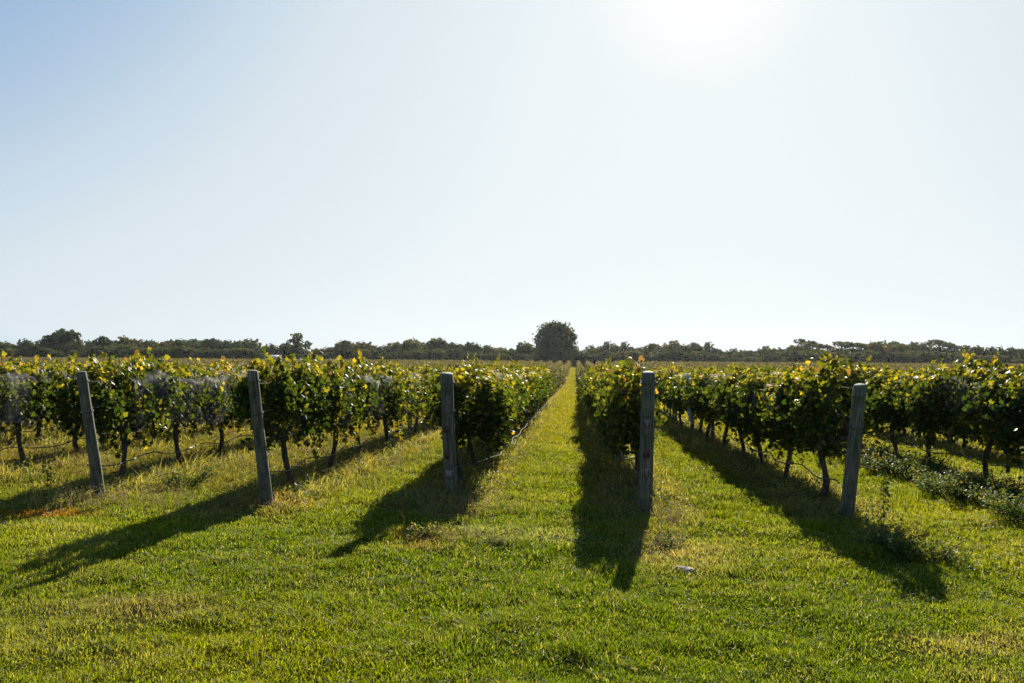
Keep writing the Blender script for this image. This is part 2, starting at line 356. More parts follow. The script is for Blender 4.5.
# ------------------------------------------------------------------ grass (stuff)
def build_grass():
    D0, D1 = 4.6, 288.0
    xs = []; ys = []; sc = []
    edges = np.geomspace(D0, D1, 72)
    for a, b in zip(edges[:-1], edges[1:]):
        m = (a + b) / 2
        rho = 6800 * (6 / m) ** 1.75
        xl, xr = -.66 * m - 1.0, .56 * m + 1.0
        if m > 45: xl, xr = max(xl, -9), min(xr, 9)
        if m > 112: xl, xr = -3.5, 3.5; rho *= 2.5
        k = int(rho * (b - a) * (xr - xl))
        xs.append(RNG.uniform(xl, xr, k)); ys.append(RNG.uniform(a, b, k)); sc.append(np.full(k, (m / 6) ** .62))
    x = np.concatenate(xs); y = np.concatenate(ys); s = np.concatenate(sc)
    n1 = fbm(x, y, .35, 71, 2); n2 = fbm(x, y, 1.4, 77)
    keep = RNG.random(len(x)) < np.clip(.45 + 1.3 * (n1 - .25), .25, 1)
    x, y, s, n1, n2 = x[keep], y[keep], s[keep], n1[keep], n2[keep]
    k = len(x)
    st = strip_amt(x, y)
    rough = np.clip((y - 10) / 4, 0, 1)
    h = (.016 + .022 * RNG.random(k)) * (.7 + .9 * n1) * (1 + .35 * (s - 1)) * (1 + .35 * rough)
    h *= .75 + .8 * np.clip((fbm(x, y, .22, 55, 2) - .35) * 2.2, 0, 1)
    h *= 1 + .45 * np.clip((-2.6 - x) / 1.5, 0, 1) * np.clip((y - 13.2) / 1.5, 0, 1)
    h *= 1 + 2.0 * st * RNG.random(k) ** 2.5
    wd = (.0024 + .0022 * RNG.random(k)) * s * (1 + .3 * st)
    th = RNG.uniform(0, 2 * np.pi, k); lean = RNG.normal(0, .95, k); lth = RNG.uniform(0, 2 * np.pi, k)
    base = np.stack([x, y, gz(x, y) - .004], 1)
    side = np.stack([np.cos(th), np.sin(th), np.zeros(k)], 1) * wd[:, None]
    dx = np.stack([np.cos(lth), np.sin(lth), np.zeros(k)], 1) * (np.abs(lean) * h)[:, None]
    up = np.zeros((k, 3)); up[:, 2] = h
    v = np.stack([base - side, base + side, base + up * .6 + dx * .35 + side * .8, base + up * .6 + dx * .35 - side * .8, base + up + dx * 1.15], 1).reshape(-1, 3)
    o = 5 * np.arange(k)[:, None]
    q = o + np.array([[0, 1, 2, 3]]); t = o + np.array([[3, 2, 4]])
    c = ground_rgb(x, y)
    var = RNG.normal(1, .22, (k, 1)); c = c * np.clip(var, .45, 1.7)
    dry = RNG.random(k) < (.07 + .30 * st + .10 * n2)
    c[dry] = np.array([.25, .22, .11]) * RNG.uniform(.6, 1.2, (dry.sum(), 1))
    blu = RNG.random(k) < .12
    c[blu] *= np.array([.7, 1.0, 1.2])
    me = mesh_np('grass', v, t, q, cols={'col': np.repeat(c, 5, axis=0)})
    tag(link('grass', me, M['grass']), 'yellow green mown lawn and rough grass covering the vineyard ground', 'grass', kind='stuff')
    # broad-leaved ground plants: small upright leaf cards mixed in
    xs = []; ys = []; sc = []
    for a, b in zip(edges[:-1], edges[1:]):
        m = (a + b) / 2
        if m > 60: break
        xl, xr = -.66 * m - 1.0, .56 * m + 1.0
        k = int(520 * (6 / m) ** 1.5 * (b - a) * (xr - xl))
        xs.append(RNG.uniform(xl, xr, k)); ys.append(RNG.uniform(a, b, k)); sc.append(np.full(k, (m / 6) ** .5))
    x = np.concatenate(xs); y = np.concatenate(ys); s = np.concatenate(sc)
    st = strip_amt(x, y); cl = fbm(x, y, .7, 91)
    keep = RNG.random(len(x)) < np.clip((cl - .38) * 2.6, .08, 1) * (.55 + .6 * st)
    x, y, s, st = x[keep], y[keep], s[keep], st[keep]
    # each plant: 5 leaves
    m5 = 5; k = len(x) * m5
    X = np.repeat(x, m5) + RNG.normal(0, .03, k) * np.repeat(s, m5); Y = np.repeat(y, m5) + RNG.normal(0, .03, k)
    S = np.repeat(s, m5); ST = np.repeat(st, m5)
    z = gz(X, Y) + RNG.uniform(.005, .05, k) * (1 + 3.5 * ST * RNG.random(k))
    c = np.stack([X, Y, z], 1); nrm = RNG.normal(0, .6, (k, 3)); nrm[:, 2] += .7
    v, t, rr = cards(c, nrm, None, (.008 + .006 * ST) * S * RNG.uniform(.6, 1.5, k), DIAM)
    me = mesh_np('ground_cover', v, t, attrs={'rnd': rr})
    tag(link('ground_cover', me, M['weed_leaf']), 'low broad leaved clover and weeds growing through the grass', 'ground cover', kind='stuff')

# leaf templates: outline (x across, y along to the tip), z fold
def _grape():
    ang = [0, 22, 48, 78, 112, 150, 180]; rad = [1.0, .72, .98, .68, .88, .62, .18]
    pts = [(math.sin(R(a)) * r, math.cos(R(a)) * r) for a, r in zip(ang, rad)]
    pts += [(-x, y) for x, y in pts[-2:0:-1]]
    v = [(0, 0, 0)] + [(x, y, -.28 * abs(x) - .16 * y * abs(y)) for x, y in pts]
    n = len(pts); f = [(0, 1 + (i + 1) % n, 1 + i) for i in range(n)]
    return np.array(v), np.array(f)
GRAPE = _grape()
DIAM = (np.array([(0, -1, 0), (.62, .05, -.15), (0, 1, -.1), (-.62, .05, -.15)], float), np.array([(0, 1, 2), (0, 2, 3)]))
CLUMP = (np.array([(-.2, -1, 0), (.7, -.6, -.1), (1, .3, .1), (.1, 1, 0), (-.9, .5, -.1), (-.8, -.5, .1)], float), np.array([(0, 1, 3), (1, 2, 3), (0, 3, 4), (0, 4, 5)]))
def cards(c, nrm, tip, size, tpl, rnd=None, rng=None):
    rng = rng or RNG
    tv, tf = tpl; k = len(c)
    nrm = nrm / (np.linalg.norm(nrm, axis=1)[:, None] + 1e-9)
    if tip is None: tip = rng.normal(0, 1, (k, 3))
    u = np.cross(tip, nrm); u /= np.linalg.norm(u, axis=1)[:, None] + 1e-9
    w_ = np.cross(nrm, u)
    s = np.asarray(size).reshape(k, 1, 1)
    v = c[:, None, :] + s * (tv[None, :, 0:1] * u[:, None] + tv[None, :, 1:2] * w_[:, None] + tv[None, :, 2:3] * nrm[:, None])
    f = (np.arange(k) * len(tv))[:, None, None] + tf[None]
    if rnd is None: rnd = rng.random(k)
    return v.reshape(-1, 3), f.reshape(-1, 3), np.repeat(rnd, len(tv))
build_grass()

# ------------------------------------------------------------------ vines
VS = 2.2                                       # spacing along a row
def canopy(rng, n, clumpy, tall=0.0, tc=.1, L=VS, tpl=GRAPE, size=.055, bush=1.0):
    """leaves of one vine, local frame: u along +Y, x across, z up"""
    ph = rng.uniform(0, 6.28, 6)
    def top(u): return 1.71 + .08 * np.sin(3.1 * u + ph[0]) + .06 * np.sin(7.3 * u + ph[1]) - .16 * clumpy * (np.abs(u) / (VS / 2)) ** 3 + tall * np.exp(-((u - tc) / .34) ** 2)
    def bot(u):
        b = .74 + .11 * np.sin(4.3 * u + ph[2]) + .09 * np.sin(9.1 * u + ph[3]) + .04 * np.sin(23 * u + ph[1])
        return b + clumpy * .56 * (np.abs(u) / (VS / 2)) ** 1.7 - .06 * clumpy
    def half(u, z01):
        wv = (.16 + .27 * np.sin(np.pi * np.clip(z01 * .85 + .12, 0, 1))) * bush
        return wv * (1 + .22 * np.sin(5.1 * u + ph[4] + 3 * z01) + .16 * np.sin(8 * z01 + ph[5] + 2 * u)) * (1 - clumpy * .25 * (np.abs(u) / (VS / 2)) ** 2)
    m = int(n * 1.0)
    u = rng.uniform(-L / 2 - .12, L / 2 + .12, m); z01 = rng.random(m) ** .85
    b, t = bot(u), top(u); z = b + (t - b) * z01
    sx = np.where(rng.random(m) < .5, -1, 1); dep = 1 - np.abs(rng.normal(0, .38, m)); dep = np.clip(dep + rng.normal(0, .10, m), 0, 1.3)
    x = sx * half(u, z01) * dep
    # clumping: push leaves towards shoots
    shoots = rng.uniform(-L / 2, L / 2, 16); si = shoots[rng.integers(0, 16, m)]
    u = np.where(rng.random(m) < .45, si + rng.normal(0, .07, m), u)
    q1, q2, q3 = rng.uniform(0, 6.28, 3)
    hole = np.sin(u * 8.3 + q1) * np.sin(z * 9.7 + q2) + .6 * np.sin(u * 17 + q3 + sx) * np.sin(z * 19 + q1)
    kp = hole < (.62 if clumpy > .5 else .95); x, u, z, sx, z01 = x[kp], u[kp], z[kp], sx[kp], z01[kp]; m = len(x)
    c = np.stack([x, u, z], 1)
    nr = np.stack([sx * rng.normal(.6, .5, m), rng.normal(0, .8, m), .1 + rng.normal(0, .55, m) + (z01 > .88) * .8], 1)
    # trailing and upright shoots
    extra = []
    for i in range(int(11 * (1 + clumpy))):
        u0 = rng.uniform(-L / 2, L / 2)
        if rng.random() < .45:    # upright
            z0 = float(top(np.array(u0))) - .02; hh = rng.uniform(.05, .30) ; k = 9; tt = np.linspace(0, 1, k)
            pts = np.stack([rng.normal(0, .05) + tt * rng.normal(0, .07) + rng.normal(0, .02, k), u0 + tt * rng.normal(0, .10), z0 + hh * tt], 1)
        else:                     # drooping from the fruit zone
            z0 = float(bot(np.array(u0))) + .1; hh = rng.uniform(.12, .42); k = 13; tt = np.linspace(0, 1, k); s_ = rng.choice([-1, 1])
            pts = np.stack([s_ * (.2 + .1 * tt) + rng.normal(0, .03, k), u0 + tt * rng.normal(0, .12), z0 - hh * tt], 1)
        extra.append(pts)
    ex = np.concatenate(extra); c = np.concatenate([c, ex]); nr = np.concatenate([nr, rng.normal(0, 1, (len(ex), 3)) + np.array([0, 0, .3])])
    m = len(c)
    rnd = np.clip(rng.beta(1.6, 2.4, m) + .22 * (np.concatenate([z01, np.full(len(ex), .9)]) > .84) - .09 * (np.concatenate([z01, np.full(len(ex), .9)]) < .7), 0, 1)  # young tops yellower; sunlit top and shaded lower side also put into leaf colour
    # a few yellowed clusters
    for i in range(2):
        p = c[rng.integers(0, m)]; d = np.linalg.norm(c - p, axis=1); rnd = np.where((d < .19) & (rng.random(m) < .6), np.clip(rnd + .45, 0, .96), rnd)
    tip = rng.normal(0, .55, (m, 3)); tip[:, 2] -= .8
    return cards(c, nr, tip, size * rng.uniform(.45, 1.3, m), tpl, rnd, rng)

def vine_wood(rng, sides=7):
    tr = MB(); lean = rng.normal(0, .16); lx = rng.normal(0, .04)
    hh = rng.uniform(.80, .92); k = 9; tt = np.linspace(0, 1, k)
    bend = rng.normal(0, .07)
    pts = np.stack([lx * tt + .035 * np.sin(6 * tt + rng.uniform(0, 6)), lean * tt + bend * np.sin(np.pi * tt) + .032 * np.sin(9 * tt + rng.uniform(0, 6)), -.06 + (hh + .06) * tt], 1)
    pts[:, :2] -= pts[0, :2]
    rad = np.interp(tt, [0, .12, .5, .9, 1], [.074, .049, .039, .047, .052]) * (1 + .12 * np.sin(17 * tt + rng.uniform(0, 6)))
    tr.tube(pts, rad, sides)
    head = pts[-1]
    cd = MB()
    for s in (-1, 1):
        kk = 8; t2 = np.linspace(0, 1, kk)
        cp = head + np.stack([.02 * np.sin(7 * t2 + rng.uniform(0, 6)) * t2, s * t2 * (VS / 2 + .02), -.06 * (1 - t2) + .07 * np.sqrt(t2) + .015 * np.sin(8 * t2)], 1)
        cd.tube(cp, np.linspace(.040, .016, kk), max(4, sides - 2))
    for i in range(12):
        t3 = np.linspace(0, 1, 5); s_ = rng.choice([-1, 1]); f = rng.uniform(.08, .95)
        st_ = head + np.array([0, s_ * f * (VS / 2), -.06 * (1 - f) + .07 * math.sqrt(f)])
        top = rng.uniform(.4, .8); cd.tube(st_ + np.stack([rng.normal(0, .12) * t3 + .03 * np.sin(4 * t3), rng.normal(0, .12) * t3, top * t3], 1), np.linspace(.008, .004, 5), 4)
        if i < 4: cd.tube(st_ + np.stack([rng.normal(0, .2) * t3, rng.normal(0, .25) * t3, -.3 * t3 * rng.random()], 1), np.linspace(.006, .003, 5), 4)
    return tr.mesh('trunk'), cd.mesh('cordon')

def vine_kind(seed, n, clumpy, tall, tpl, size, bush=1.0, sides=7, tc=.1, L=VS):
    rng = np.random.default_rng(seed)
    v, t, rr = canopy(rng, n, clumpy, tall, tc, L, tpl=tpl, size=size, bush=bush)
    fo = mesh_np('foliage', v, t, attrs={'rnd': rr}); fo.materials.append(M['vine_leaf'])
    tk, cd = vine_wood(rng, sides)
    for m_ in (tk, cd): m_.materials.append(M['bark'])
    return (tk, cd, fo)
NEAR_C = [vine_kind(100 + i, 3000, 1.0, [.0, .06, .12, .0, .08][i], GRAPE, .045, .92) for i in range(5)]
NEAR_F = [vine_kind(200 + i, 5000, .25, [.0, .05, .0, .10, .0][i], GRAPE, .045, 1.05) for i in range(5)]
TALL_C = vine_kind(301, 3700, .7, .27, GRAPE, .047, 1.1, tc=.85, L=2.4)
TALL_F = vine_kind(302, 4800, .3, .28, GRAPE, .047, 1.05)
END_C = vine_kind(303, 5200, .6, .32, GRAPE, .047, .95, tc=-1.25, L=2.9)
END_F = vine_kind(304, 4600, .6, .44, GRAPE, .047, .80, tc=-1.1, L=2.5)
END_N = vine_kind(305, 6000, .2, .28, GRAPE, .047, .78, tc=-1.3, L=3.3)
ROW1 = [vine_kind(310 + i, 4200, .25, [.0, .06][i], GRAPE, .045, .82) for i in range(2)]
MID_C = [vine_kind(400 + i, 1600, .8, [.0, .08, .0, .05][i], DIAM, .064, 1.0, 5) for i in range(4)]
MID_F = [vine_kind(500 + i, 2100, .2, [.0, .08, .0, .05][i], DIAM, .064, 1.08, 5) for i in range(4)]

ORD = ['', 'first', 'second', 'third', 'fourth', 'fifth', 'sixth', 'seventh', 'eighth', 'ninth', 'tenth', 'eleventh', 'twelfth', 'thirteenth', 'fourteenth', 'fifteenth', 'sixteenth', 'seventeenth', 'eighteenth', 'nineteenth', 'twentieth']
def rowname(i):
    base = {-1: 'the row bordering the grass path on its left', 1: 'the shaded row bordering the grass path on its right'}
    if i in base: return base[i]
    return f"the {ORD[abs(i)]} row {'left' if i < 0 else 'right'} of the grass path"
POSTN = (-3, -2, -1, 1, 2)
def rowshort(i):
    return f"{ORD[abs(i)]} row {'left' if i < 0 else 'right'} of the grass path"
def row_start(i):
    x = ROWX[i]
    if i in START: s0 = START[i]
    else: s0 = 13.2 + .4 * math.sin(i * 2.3)
    return s0
VDATA = {-1: 15.5, -2: 14.3, -3: 14.4, 1: 14.8, 2: 13.94, 3: 16.1, -4: 16.4}
def visible(x, y, extra=1.6):
    # inside the frame sideways, with a margin
    return (-.655 * y - extra) < x < (.508 * y + extra)
allv = []
for i, x in ROWX.items():
    y = VDATA.get(i, row_start(i) + 1.4); y -= 0
    if i == 3: y -= VS
    k = 0
    while y < B1_END:
        if visible(x, y):
            k += 1; allv.append((y, i, k, x))
        y += VS
allv.sort(key=lambda a: a[0] - .02 * abs(a[3]))
near, rest = allv[:300], allv[300:]
vr = random.Random(5)
SPECIAL = {(-3, 1): (TALL_C, 'tall bushy grape vine with yellow tipped shoots rising above its neighbours'),
           (-2, 1): (END_C, 'grape vine with a high leafy crown directly behind the end post'),
           (2, 1): (END_F, 'tall shaded grape vine with bright yellow leaves beside the leaning post'),
           (1, 1): (END_N, 'grape vine with sunlit yellow green top behind the upright numbered post')}
def put_vine(kind, x, y, rz, fx=0.0):
    root = empty('grape_vine', (x, y, float(gz(x, y))), rz)
    for nm, me in zip(('trunk', 'cordon', 'foliage'), kind):
        o = bpy.data.objects.new(nm, me); COL.objects.link(o); o.parent = root
        if nm == 'foliage': o.location.x = fx * math.cos(rz)
    return root
for (y, i, k, x) in near:
    d = math.hypot(x, y)
    left = i < 0
    if (i, k) in SPECIAL: kind = SPECIAL[(i, k)][0]
    elif i == 3 and 14.5 < y < 16.6: kind = TALL_F
    elif i == 1 and d < 27: kind = vr.choice(ROW1)
    elif d < 27: kind = vr.choice(NEAR_C if left and i < -1 else NEAR_F)
    else: kind = vr.choice(MID_C if left and i < -1 else MID_F)
    xx = x + vr.uniform(-.05, .05) 
    yy = y + (0 if k == 1 else vr.uniform(-.1, .1))
    rz = (0 if (i, k) in SPECIAL or kind is TALL_F or vr.random() < .5 else math.pi) + vr.uniform(-.05, .05)
    root = put_vine(kind, xx, yy, rz, (-.17 if d < 17 else -.05) if i == 1 else ((.2 if d < 17 else .08) if i == -1 else 0))
    root.scale = (vr.uniform(.88, 1.15), 1, vr.uniform(.94, 1.07))
    if (i, k) in SPECIAL: lab = SPECIAL[(i, k)][1]
    elif k <= 16: lab = f"{ORD[k]} vine {'behind the end post' if i in POSTN else 'from the picture edge'}, {rowshort(i)}"
    else: lab = f"small far grape vine deep in {rowshort(i)}"
    tag(root, lab, 'grape vine', f"vines of {rowname(i)}")

# the more distant vines, one mass
def distant_vines():
    V = []; T = []; A = []; off = 0
    rng = np.random.default_rng(77)
    protos = [canopy(np.random.default_rng(900 + i), 230, .3, 0, tpl=DIAM, size=.16) for i in range(5)]
    for (y, i, k, x) in rest:
        v, t, a = protos[rng.integers(0, 5)]
        v = v * np.array([rng.choice([-1, 1]) * rng.uniform(.9, 1.15), rng.choice([-1, 1]), rng.uniform(.95, 1.05)])
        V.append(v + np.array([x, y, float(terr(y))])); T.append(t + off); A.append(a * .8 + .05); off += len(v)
        tb = MB(); tb.tube([(x, y, float(terr(y)) - .05), (x + rng.normal(0, .02), y, float(terr(y)) + .45), (x, y + rng.normal(0, .06), float(terr(y)) + .95)], [.05, .04, .04], 4, False)
        tv = tb.v[0]; tq = tb.q[0]
        V.append(tv); T.append(np.concatenate([tq[:, [0, 1, 2]], tq[:, [0, 2, 3]]]) + off); A.append(np.zeros(len(tv))); off += len(tv)
    protos2 = [canopy(np.random.default_rng(950 + i), 30, .1, 0, tpl=DIAM, size=.34) for i in range(6)]
    cells = []
    for i, x in ROWX.items():
        y = B2_START + rng.uniform(0, 1)
        while y < B2_END:
            if visible(x, y, 4): cells.append((x, y))
            y += VS
    for (x, y) in cells:
        v, t, a = protos2[rng.integers(0, 6)]
        v = v * np.array([rng.choice([-1, 1]), rng.choice([-1, 1]), rng.uniform(.93, 1.03)])
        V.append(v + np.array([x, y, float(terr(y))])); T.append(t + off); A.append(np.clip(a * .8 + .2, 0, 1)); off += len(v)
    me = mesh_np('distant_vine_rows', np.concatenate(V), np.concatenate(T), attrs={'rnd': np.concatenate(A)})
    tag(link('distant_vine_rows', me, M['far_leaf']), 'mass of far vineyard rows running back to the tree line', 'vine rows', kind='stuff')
distant_vines()

# ------------------------------------------------------------------ posts
def post_mesh(h, r0, r1, seed):
    rng = np.random.default_rng(seed); sides = 20; k = 14
    tt = np.linspace(0, 1, k); th = np.linspace(0, 2 * np.pi, sides, endpoint=False)
    prof = 1 + .035 * np.sin(2 * th + rng.uniform(0, 6)) + .02 * np.sin(5 * th + rng.uniform(0, 6)) + .015 * rng.normal(0, 1, sides)
    vs = []
    for j, t in enumerate(tt):
        r = (r0 + (r1 - r0) * t) * prof * (1 + .012 * rng.normal())
        cx = .012 * math.sin(3 * t + seed); cy = .008 * math.sin(4 * t + seed * 2)
        zz = -.35 + (h + .35) * t + (0 if j < k - 1 else 0) 
        vs.append(np.stack([cx + r * np.cos(th), cy + r * np.sin(th), np.full(sides, zz) + (.008 * np.cos(th + seed) if j == k - 1 else 0)], 1))
    # worn rounded top edge
    top = vs[-1].copy(); cen = top.mean(0); ring = cen + (top - cen) * .86 + np.array([0, 0, .010])
    vs.append(ring); vs.append((cen + np.array([0, 0, .012]))[None])
    v = np.concatenate(vs); q = []; t_ = []
    for a in range(k):
        for b in range(sides):
            c = (b + 1) % sides; q.append((a * sides + b, a * sides + c, (a + 1) * sides + c, (a + 1) * sides + b))
    cc = (k + 1) * sides
    for b in range(sides): t_.append((k * sides + b, k * sides + (b + 1) % sides, cc))
    me = mesh_np('post', v, t_, q, smooth=True)
    for p in me.polygons[-sides:]: p.use_smooth = False
    return me

def aim(base, top):
    d = (Vector(top) - Vector(base)).normalized()
    return d.to_track_quat('Z', 'Y').to_euler(), (Vector(top) - Vector(base)).length
def wrap_mesh(r, zs, tilt=.01):
    mb = MB()
    for z in zs:
        th = np.linspace(0, 2 * np.pi, 19); mb.tube(np.stack([(r + .003) * np.cos(th), (r + .003) * np.sin(th), z + tilt * np.cos(th)], 1), .0035, 5, False)
    return mb.mesh('wire_wrap')
def digits(txt, size, parent, loc, mat_):
    cu = bpy.data.curves.new('digits', 'FONT'); cu.body = txt; cu.size = size; cu.extrude = .0012; cu.offset = .0028; cu.align_x = 'CENTER'; cu.align_y = 'CENTER'
    tmp = bpy.data.objects.new('tmp', cu); COL.objects.link(tmp)
    dg = bpy.context.evaluated_depsgraph_get(); me = bpy.data.meshes.new_from_object(tmp.evaluated_get(dg))
    bpy.data.objects.remove(tmp)
    me.materials.clear(); o = link('digits', me, mat_, parent, loc); o.rotation_euler = (R(90), 0, 0)
    return o
def number_tag(post, z, w_, h_, col, txt, dcol, r, yaw=0.0, x=0.0):
    mb = MB(); k = 7; a = np.linspace(-w_ / 2, w_ / 2, k)
    # plate bent to the post
    yy = -np.sqrt(np.maximum((r + .004) ** 2 - (a * .8) ** 2, 1e-6)); v = []; q = []
    for s, dz in ((0, 0), (.004, 0)):
        for zz in (z - h_ / 2, z + h_ / 2):
            v += [(ax + x, y_ - s, zz) for ax, y_ in zip(a, yy)]
    for j in range(k - 1):
        q += [(2 * k + j, 2 * k + j + 1, 3 * k + j + 1, 3 * k + j), (j, k + j, k + j + 1, j + 1), (j, j + 1, 2 * k + j + 1, 2 * k + j), (k + j, 3 * k + j, 3 * k + j + 1, k + j + 1)]
    q += [(0, 2 * k, 3 * k, k), (k - 1, 2 * k - 1, 4 * k - 1, 3 * k - 1)]
    mb.add(v, q); o = link('number_tag', mb.mesh('number_tag', False), col, post)
    o.rotation_euler = (0, 0, yaw)
    if txt: digits(txt, h_ * .95, o, (x, -r - .013, z), dcol)
    return o

POSTS = {-3: (99, 501, .46, 1.72, .083, .066, 'grey weathered end post leaning left, leftmost of the five near posts', 0),
         -2: (267, 509, .52, 1.75, .081, .062, 'weathered end post leaning slightly left, second from the left edge', 0),
         -1: (452, 498, .40, 1.73, .092, .086, 'thick greenish end post with faded dark tags left of the grass path', .0),
         1: (646, 511, .35, 1.76, .090, .080, 'upright greenish end post with red number tags right of the grass path', 0),
         2: (846.5, 518, .50, 1.63, .088, .074, 'rough rounded end post leaning right, rightmost of the five near posts', 0)}
POST_TOP = {}
for i, (px, py, ln, h, r0, r1, lab, dx) in POSTS.items():
    bx, by = ground_at(px, py); bz = float(terr(by))
    top = (bx + {-1: -.03, 1: -.015, 2: .02}.get(i, -.03), by - ln, bz + h)
    rot, L = aim((bx, by, bz), top)
    root = empty('wooden_end_post', (bx, by, bz)); root.rotation_euler = rot
    tag(root, lab, 'post', 'near end posts of the vine rows')
    link('post_body', post_mesh(L, r0, r1, i + 10), M['post'], root)
    link('wire_wrap', wrap_mesh(r0 * .55 + r1 * .45, [L * .70, L * .706], .006), M['rust'], root)
    link('wire_wrap', wrap_mesh(r1 + .003, [L * .93, L * .935], .004), M['rust'], root)
    rm = (r0 + r1) / 2 + .006
    if i == 1:
        number_tag(root, 1.155, .085, .115, M['tag_pale'], '51', M['tag_digit'], rm, x=.0)
        number_tag(root, .79, .080, .11, M['tag_red'], '', M['tag_digit'], rm + .001, x=-.005)
        number_tag(root, .535, .085, .10, M['tag_pale'], '11', M['tag_digit'], rm + .003)
    if i == -1:
        number_tag(root, 1.03, .08, .10, M['tag_red'], '', None, rm, yaw=-.25)
        number_tag(root, .66, .075, .115, M['tag_red'], '', None, rm + .001, yaw=-.3)
        number_tag(root, .38, .09, .11, M['tag_pale'], '', None, rm + .003, yaw=-.1)
    POST_TOP[i] = (bx, by, bz, top, L)

line_post = post_mesh(1.72, .045, .042, 3); line_post.name = 'line_post'
def put_line_post(x, y, i, n):
    o = link('line_post', line_post, M['post']); o.location = (x, y, float(gz(x, y)))
    o.rotation_euler = (vr.uniform(-.03, .03), vr.uniform(-.03, .03), vr.uniform(0, 6))
    lab = f"slim line post, {ORD[n]} behind the end post in {rowname(i)}" if n <= 8 and abs(i) <= 8 else f"slim distant line post standing far back in {rowname(i)}"
    if len(lab.split()) > 16: lab = f"{ORD[n]} slim line post in {rowname(i)}"
    tag(o, lab, 'post', f"slim line posts of {rowname(i)}")
for i, x in ROWX.items():
    if abs(i) > 9: continue
    y0 = VDATA.get(i, row_start(i) + 1.4); n = 0
    y = y0 + 4.5 * VS if i != 2 else y0 + 4.9 * VS
    while y < 60:
        if visible(x, y, 0): n += 1; put_line_post(x, y, i, n)
        y += 4 * VS

# ------------------------------------------------------------------ trellis wires, drip hoses
WY1 = 62.0
for i in list(range(-7, 0)) + list(range(1, 6)):
    x = ROWX[i]
    ys_ = POST_TOP[i][1] if i in POST_TOP else max(row_start(i), abs(x) / .60 - 2)
    for nm, z in (('lowest', .88), ('middle', 1.25), ('top', 1.6)):
        mb = MB(); ks = np.arange(ys_, WY1, 2.15)
        pts = np.stack([x + .0 * ks, ks, terr(ks) + z + .012 * np.sin(ks * 1.7 + i)], 1)
        if i in POST_TOP:
            bx, by, bz, top, L = POST_TOP[i]; f = min(.96, z / (top[2] - bz)); p0 = [bx + (top[0] - bx) * f, by + (top[1] - by) * f + .07, bz + z]
            pts = np.concatenate([[p0], pts[1:]])
        mb.tube(pts, .0022, 4, False)
        o = link('trellis_wire', mb.mesh('trellis_wire'), M['wire'])
        tag(o, f"{nm} thin steel trellis wire along {rowname(i)}", 'wire', 'trellis wires')
    # hose
    mb = MB(); ks = np.arange(ys_ + .1, WY1, .36)
    rg = random.Random(i * 3 + 50); sag = np.array([.10 * abs(math.sin((y - ys_ - .2) / VS * math.pi)) for y in ks])
    z = terr(ks) + (.40 if i == -1 else .46) - sag * (.3 if i == -1 else 1) + .008 * np.sin(ks * 5.3); xo = {-1: .50, 1: -.12, 2: -.10}.get(i, .05)
    xo = xo * np.clip((ks - ys_) / 2.6, 0, 1)
    xx = x + xo + .025 * np.sin(ks * 2.1 + i) + .006 * np.sin(ks * 7 + i)
    pts = np.stack([xx, ks, z], 1)
    if i in POST_TOP: pts[0] = (POST_TOP[i][0] + (.07 if i < 0 else -.08), POST_TOP[i][1] + .02, POST_TOP[i][2] + (.42 if i != 1 else .5))
    mb.tube(pts, .008 if i == -1 else .010, 6)
    o = link('irrigation_hose', mb.mesh('irrigation_hose'), M['hose_sunlit'] if i == -1 else M['hose'])
    tag(o, f"{'glinting pale' if i == -1 else 'dark'} drip hose sagging between trunks, {rowshort(i)}", 'hose', 'drip irrigation hoses')

# ------------------------------------------------------------------ bird netting draped on the rows
def netting(i, y0, y1, seed, lowL, lowR, cover):
    x = ROWX[i]; ks = np.arange(y0, y1, .16); m = 15
    s = np.linspace(-1, 1, m); Y, S = np.meshgrid(ks, s, indexing='ij')
    low = np.where(S < 0, lowL, lowR)
    w_ = .37 + .20 * (fbm(Y, S * 1.5 + 40, .7, seed) - .5)
    a = np.abs(S)
    X = x + np.sign(S) * w_ * np.clip(a * 2.6, 0, 1) ** .8 + .04 * (fbm(Y, S, .25, seed + 4, 2) - .5)
    Z = terr(Y) + 1.66 + .42 * (fbm(Y, S * 0 + 3, 1.1, seed + 2) - .5) - np.clip(a - .35, 0, 1) / .65 * (1.70 - low + .35 * (fbm(Y, S * 0 + 9, .9, seed + 3) - .5)) + .05 * (fbm(Y, S * 3, .3, seed + 7, 2) - .5)
    nx, ny = m, len(ks); idx = np.arange(nx * ny).reshape(ny, nx)
    q = np.stack([idx[:-1, :-1], idx[:-1, 1:], idx[1:, 1:], idx[1:, :-1]], -1).reshape(-1, 4)
    msk = (fbm(Y, S * .8 + i * 7, 1.2, seed + 11) < cover - .03)[:-1, :-1].ravel()
    q = q[msk]
    me = mesh_np('bird_netting', np.stack([X.ravel(), Y.ravel(), Z.ravel()], 1), None, q, smooth=True)
    o = link('bird_netting', me, M['net'])
    tag(o, f"gauzy pale bird netting draped over {rowname(i)}", 'netting', 'bird netting on the rows')
for i in list(range(-9, 0)) + list(range(1, 8)):
    ys_ = POST_TOP[i][1] if i in POST_TOP else max(row_start(i), abs(ROWX[i]) / .60 - 2)
    off = {-3: .5, -2: 2.5, -1: 1.8, 1: 4.0, 2: 2.5}.get(i, 0)
    cov = {1: .42, 2: .48, 3: .50}.get(i, .52 if i < 0 else .54)
    netting(i, ys_ + .6 + off, 75, 40 + i, 1.05 if i < 0 else 1.2, .95 if i < 0 else 1.25, cov)

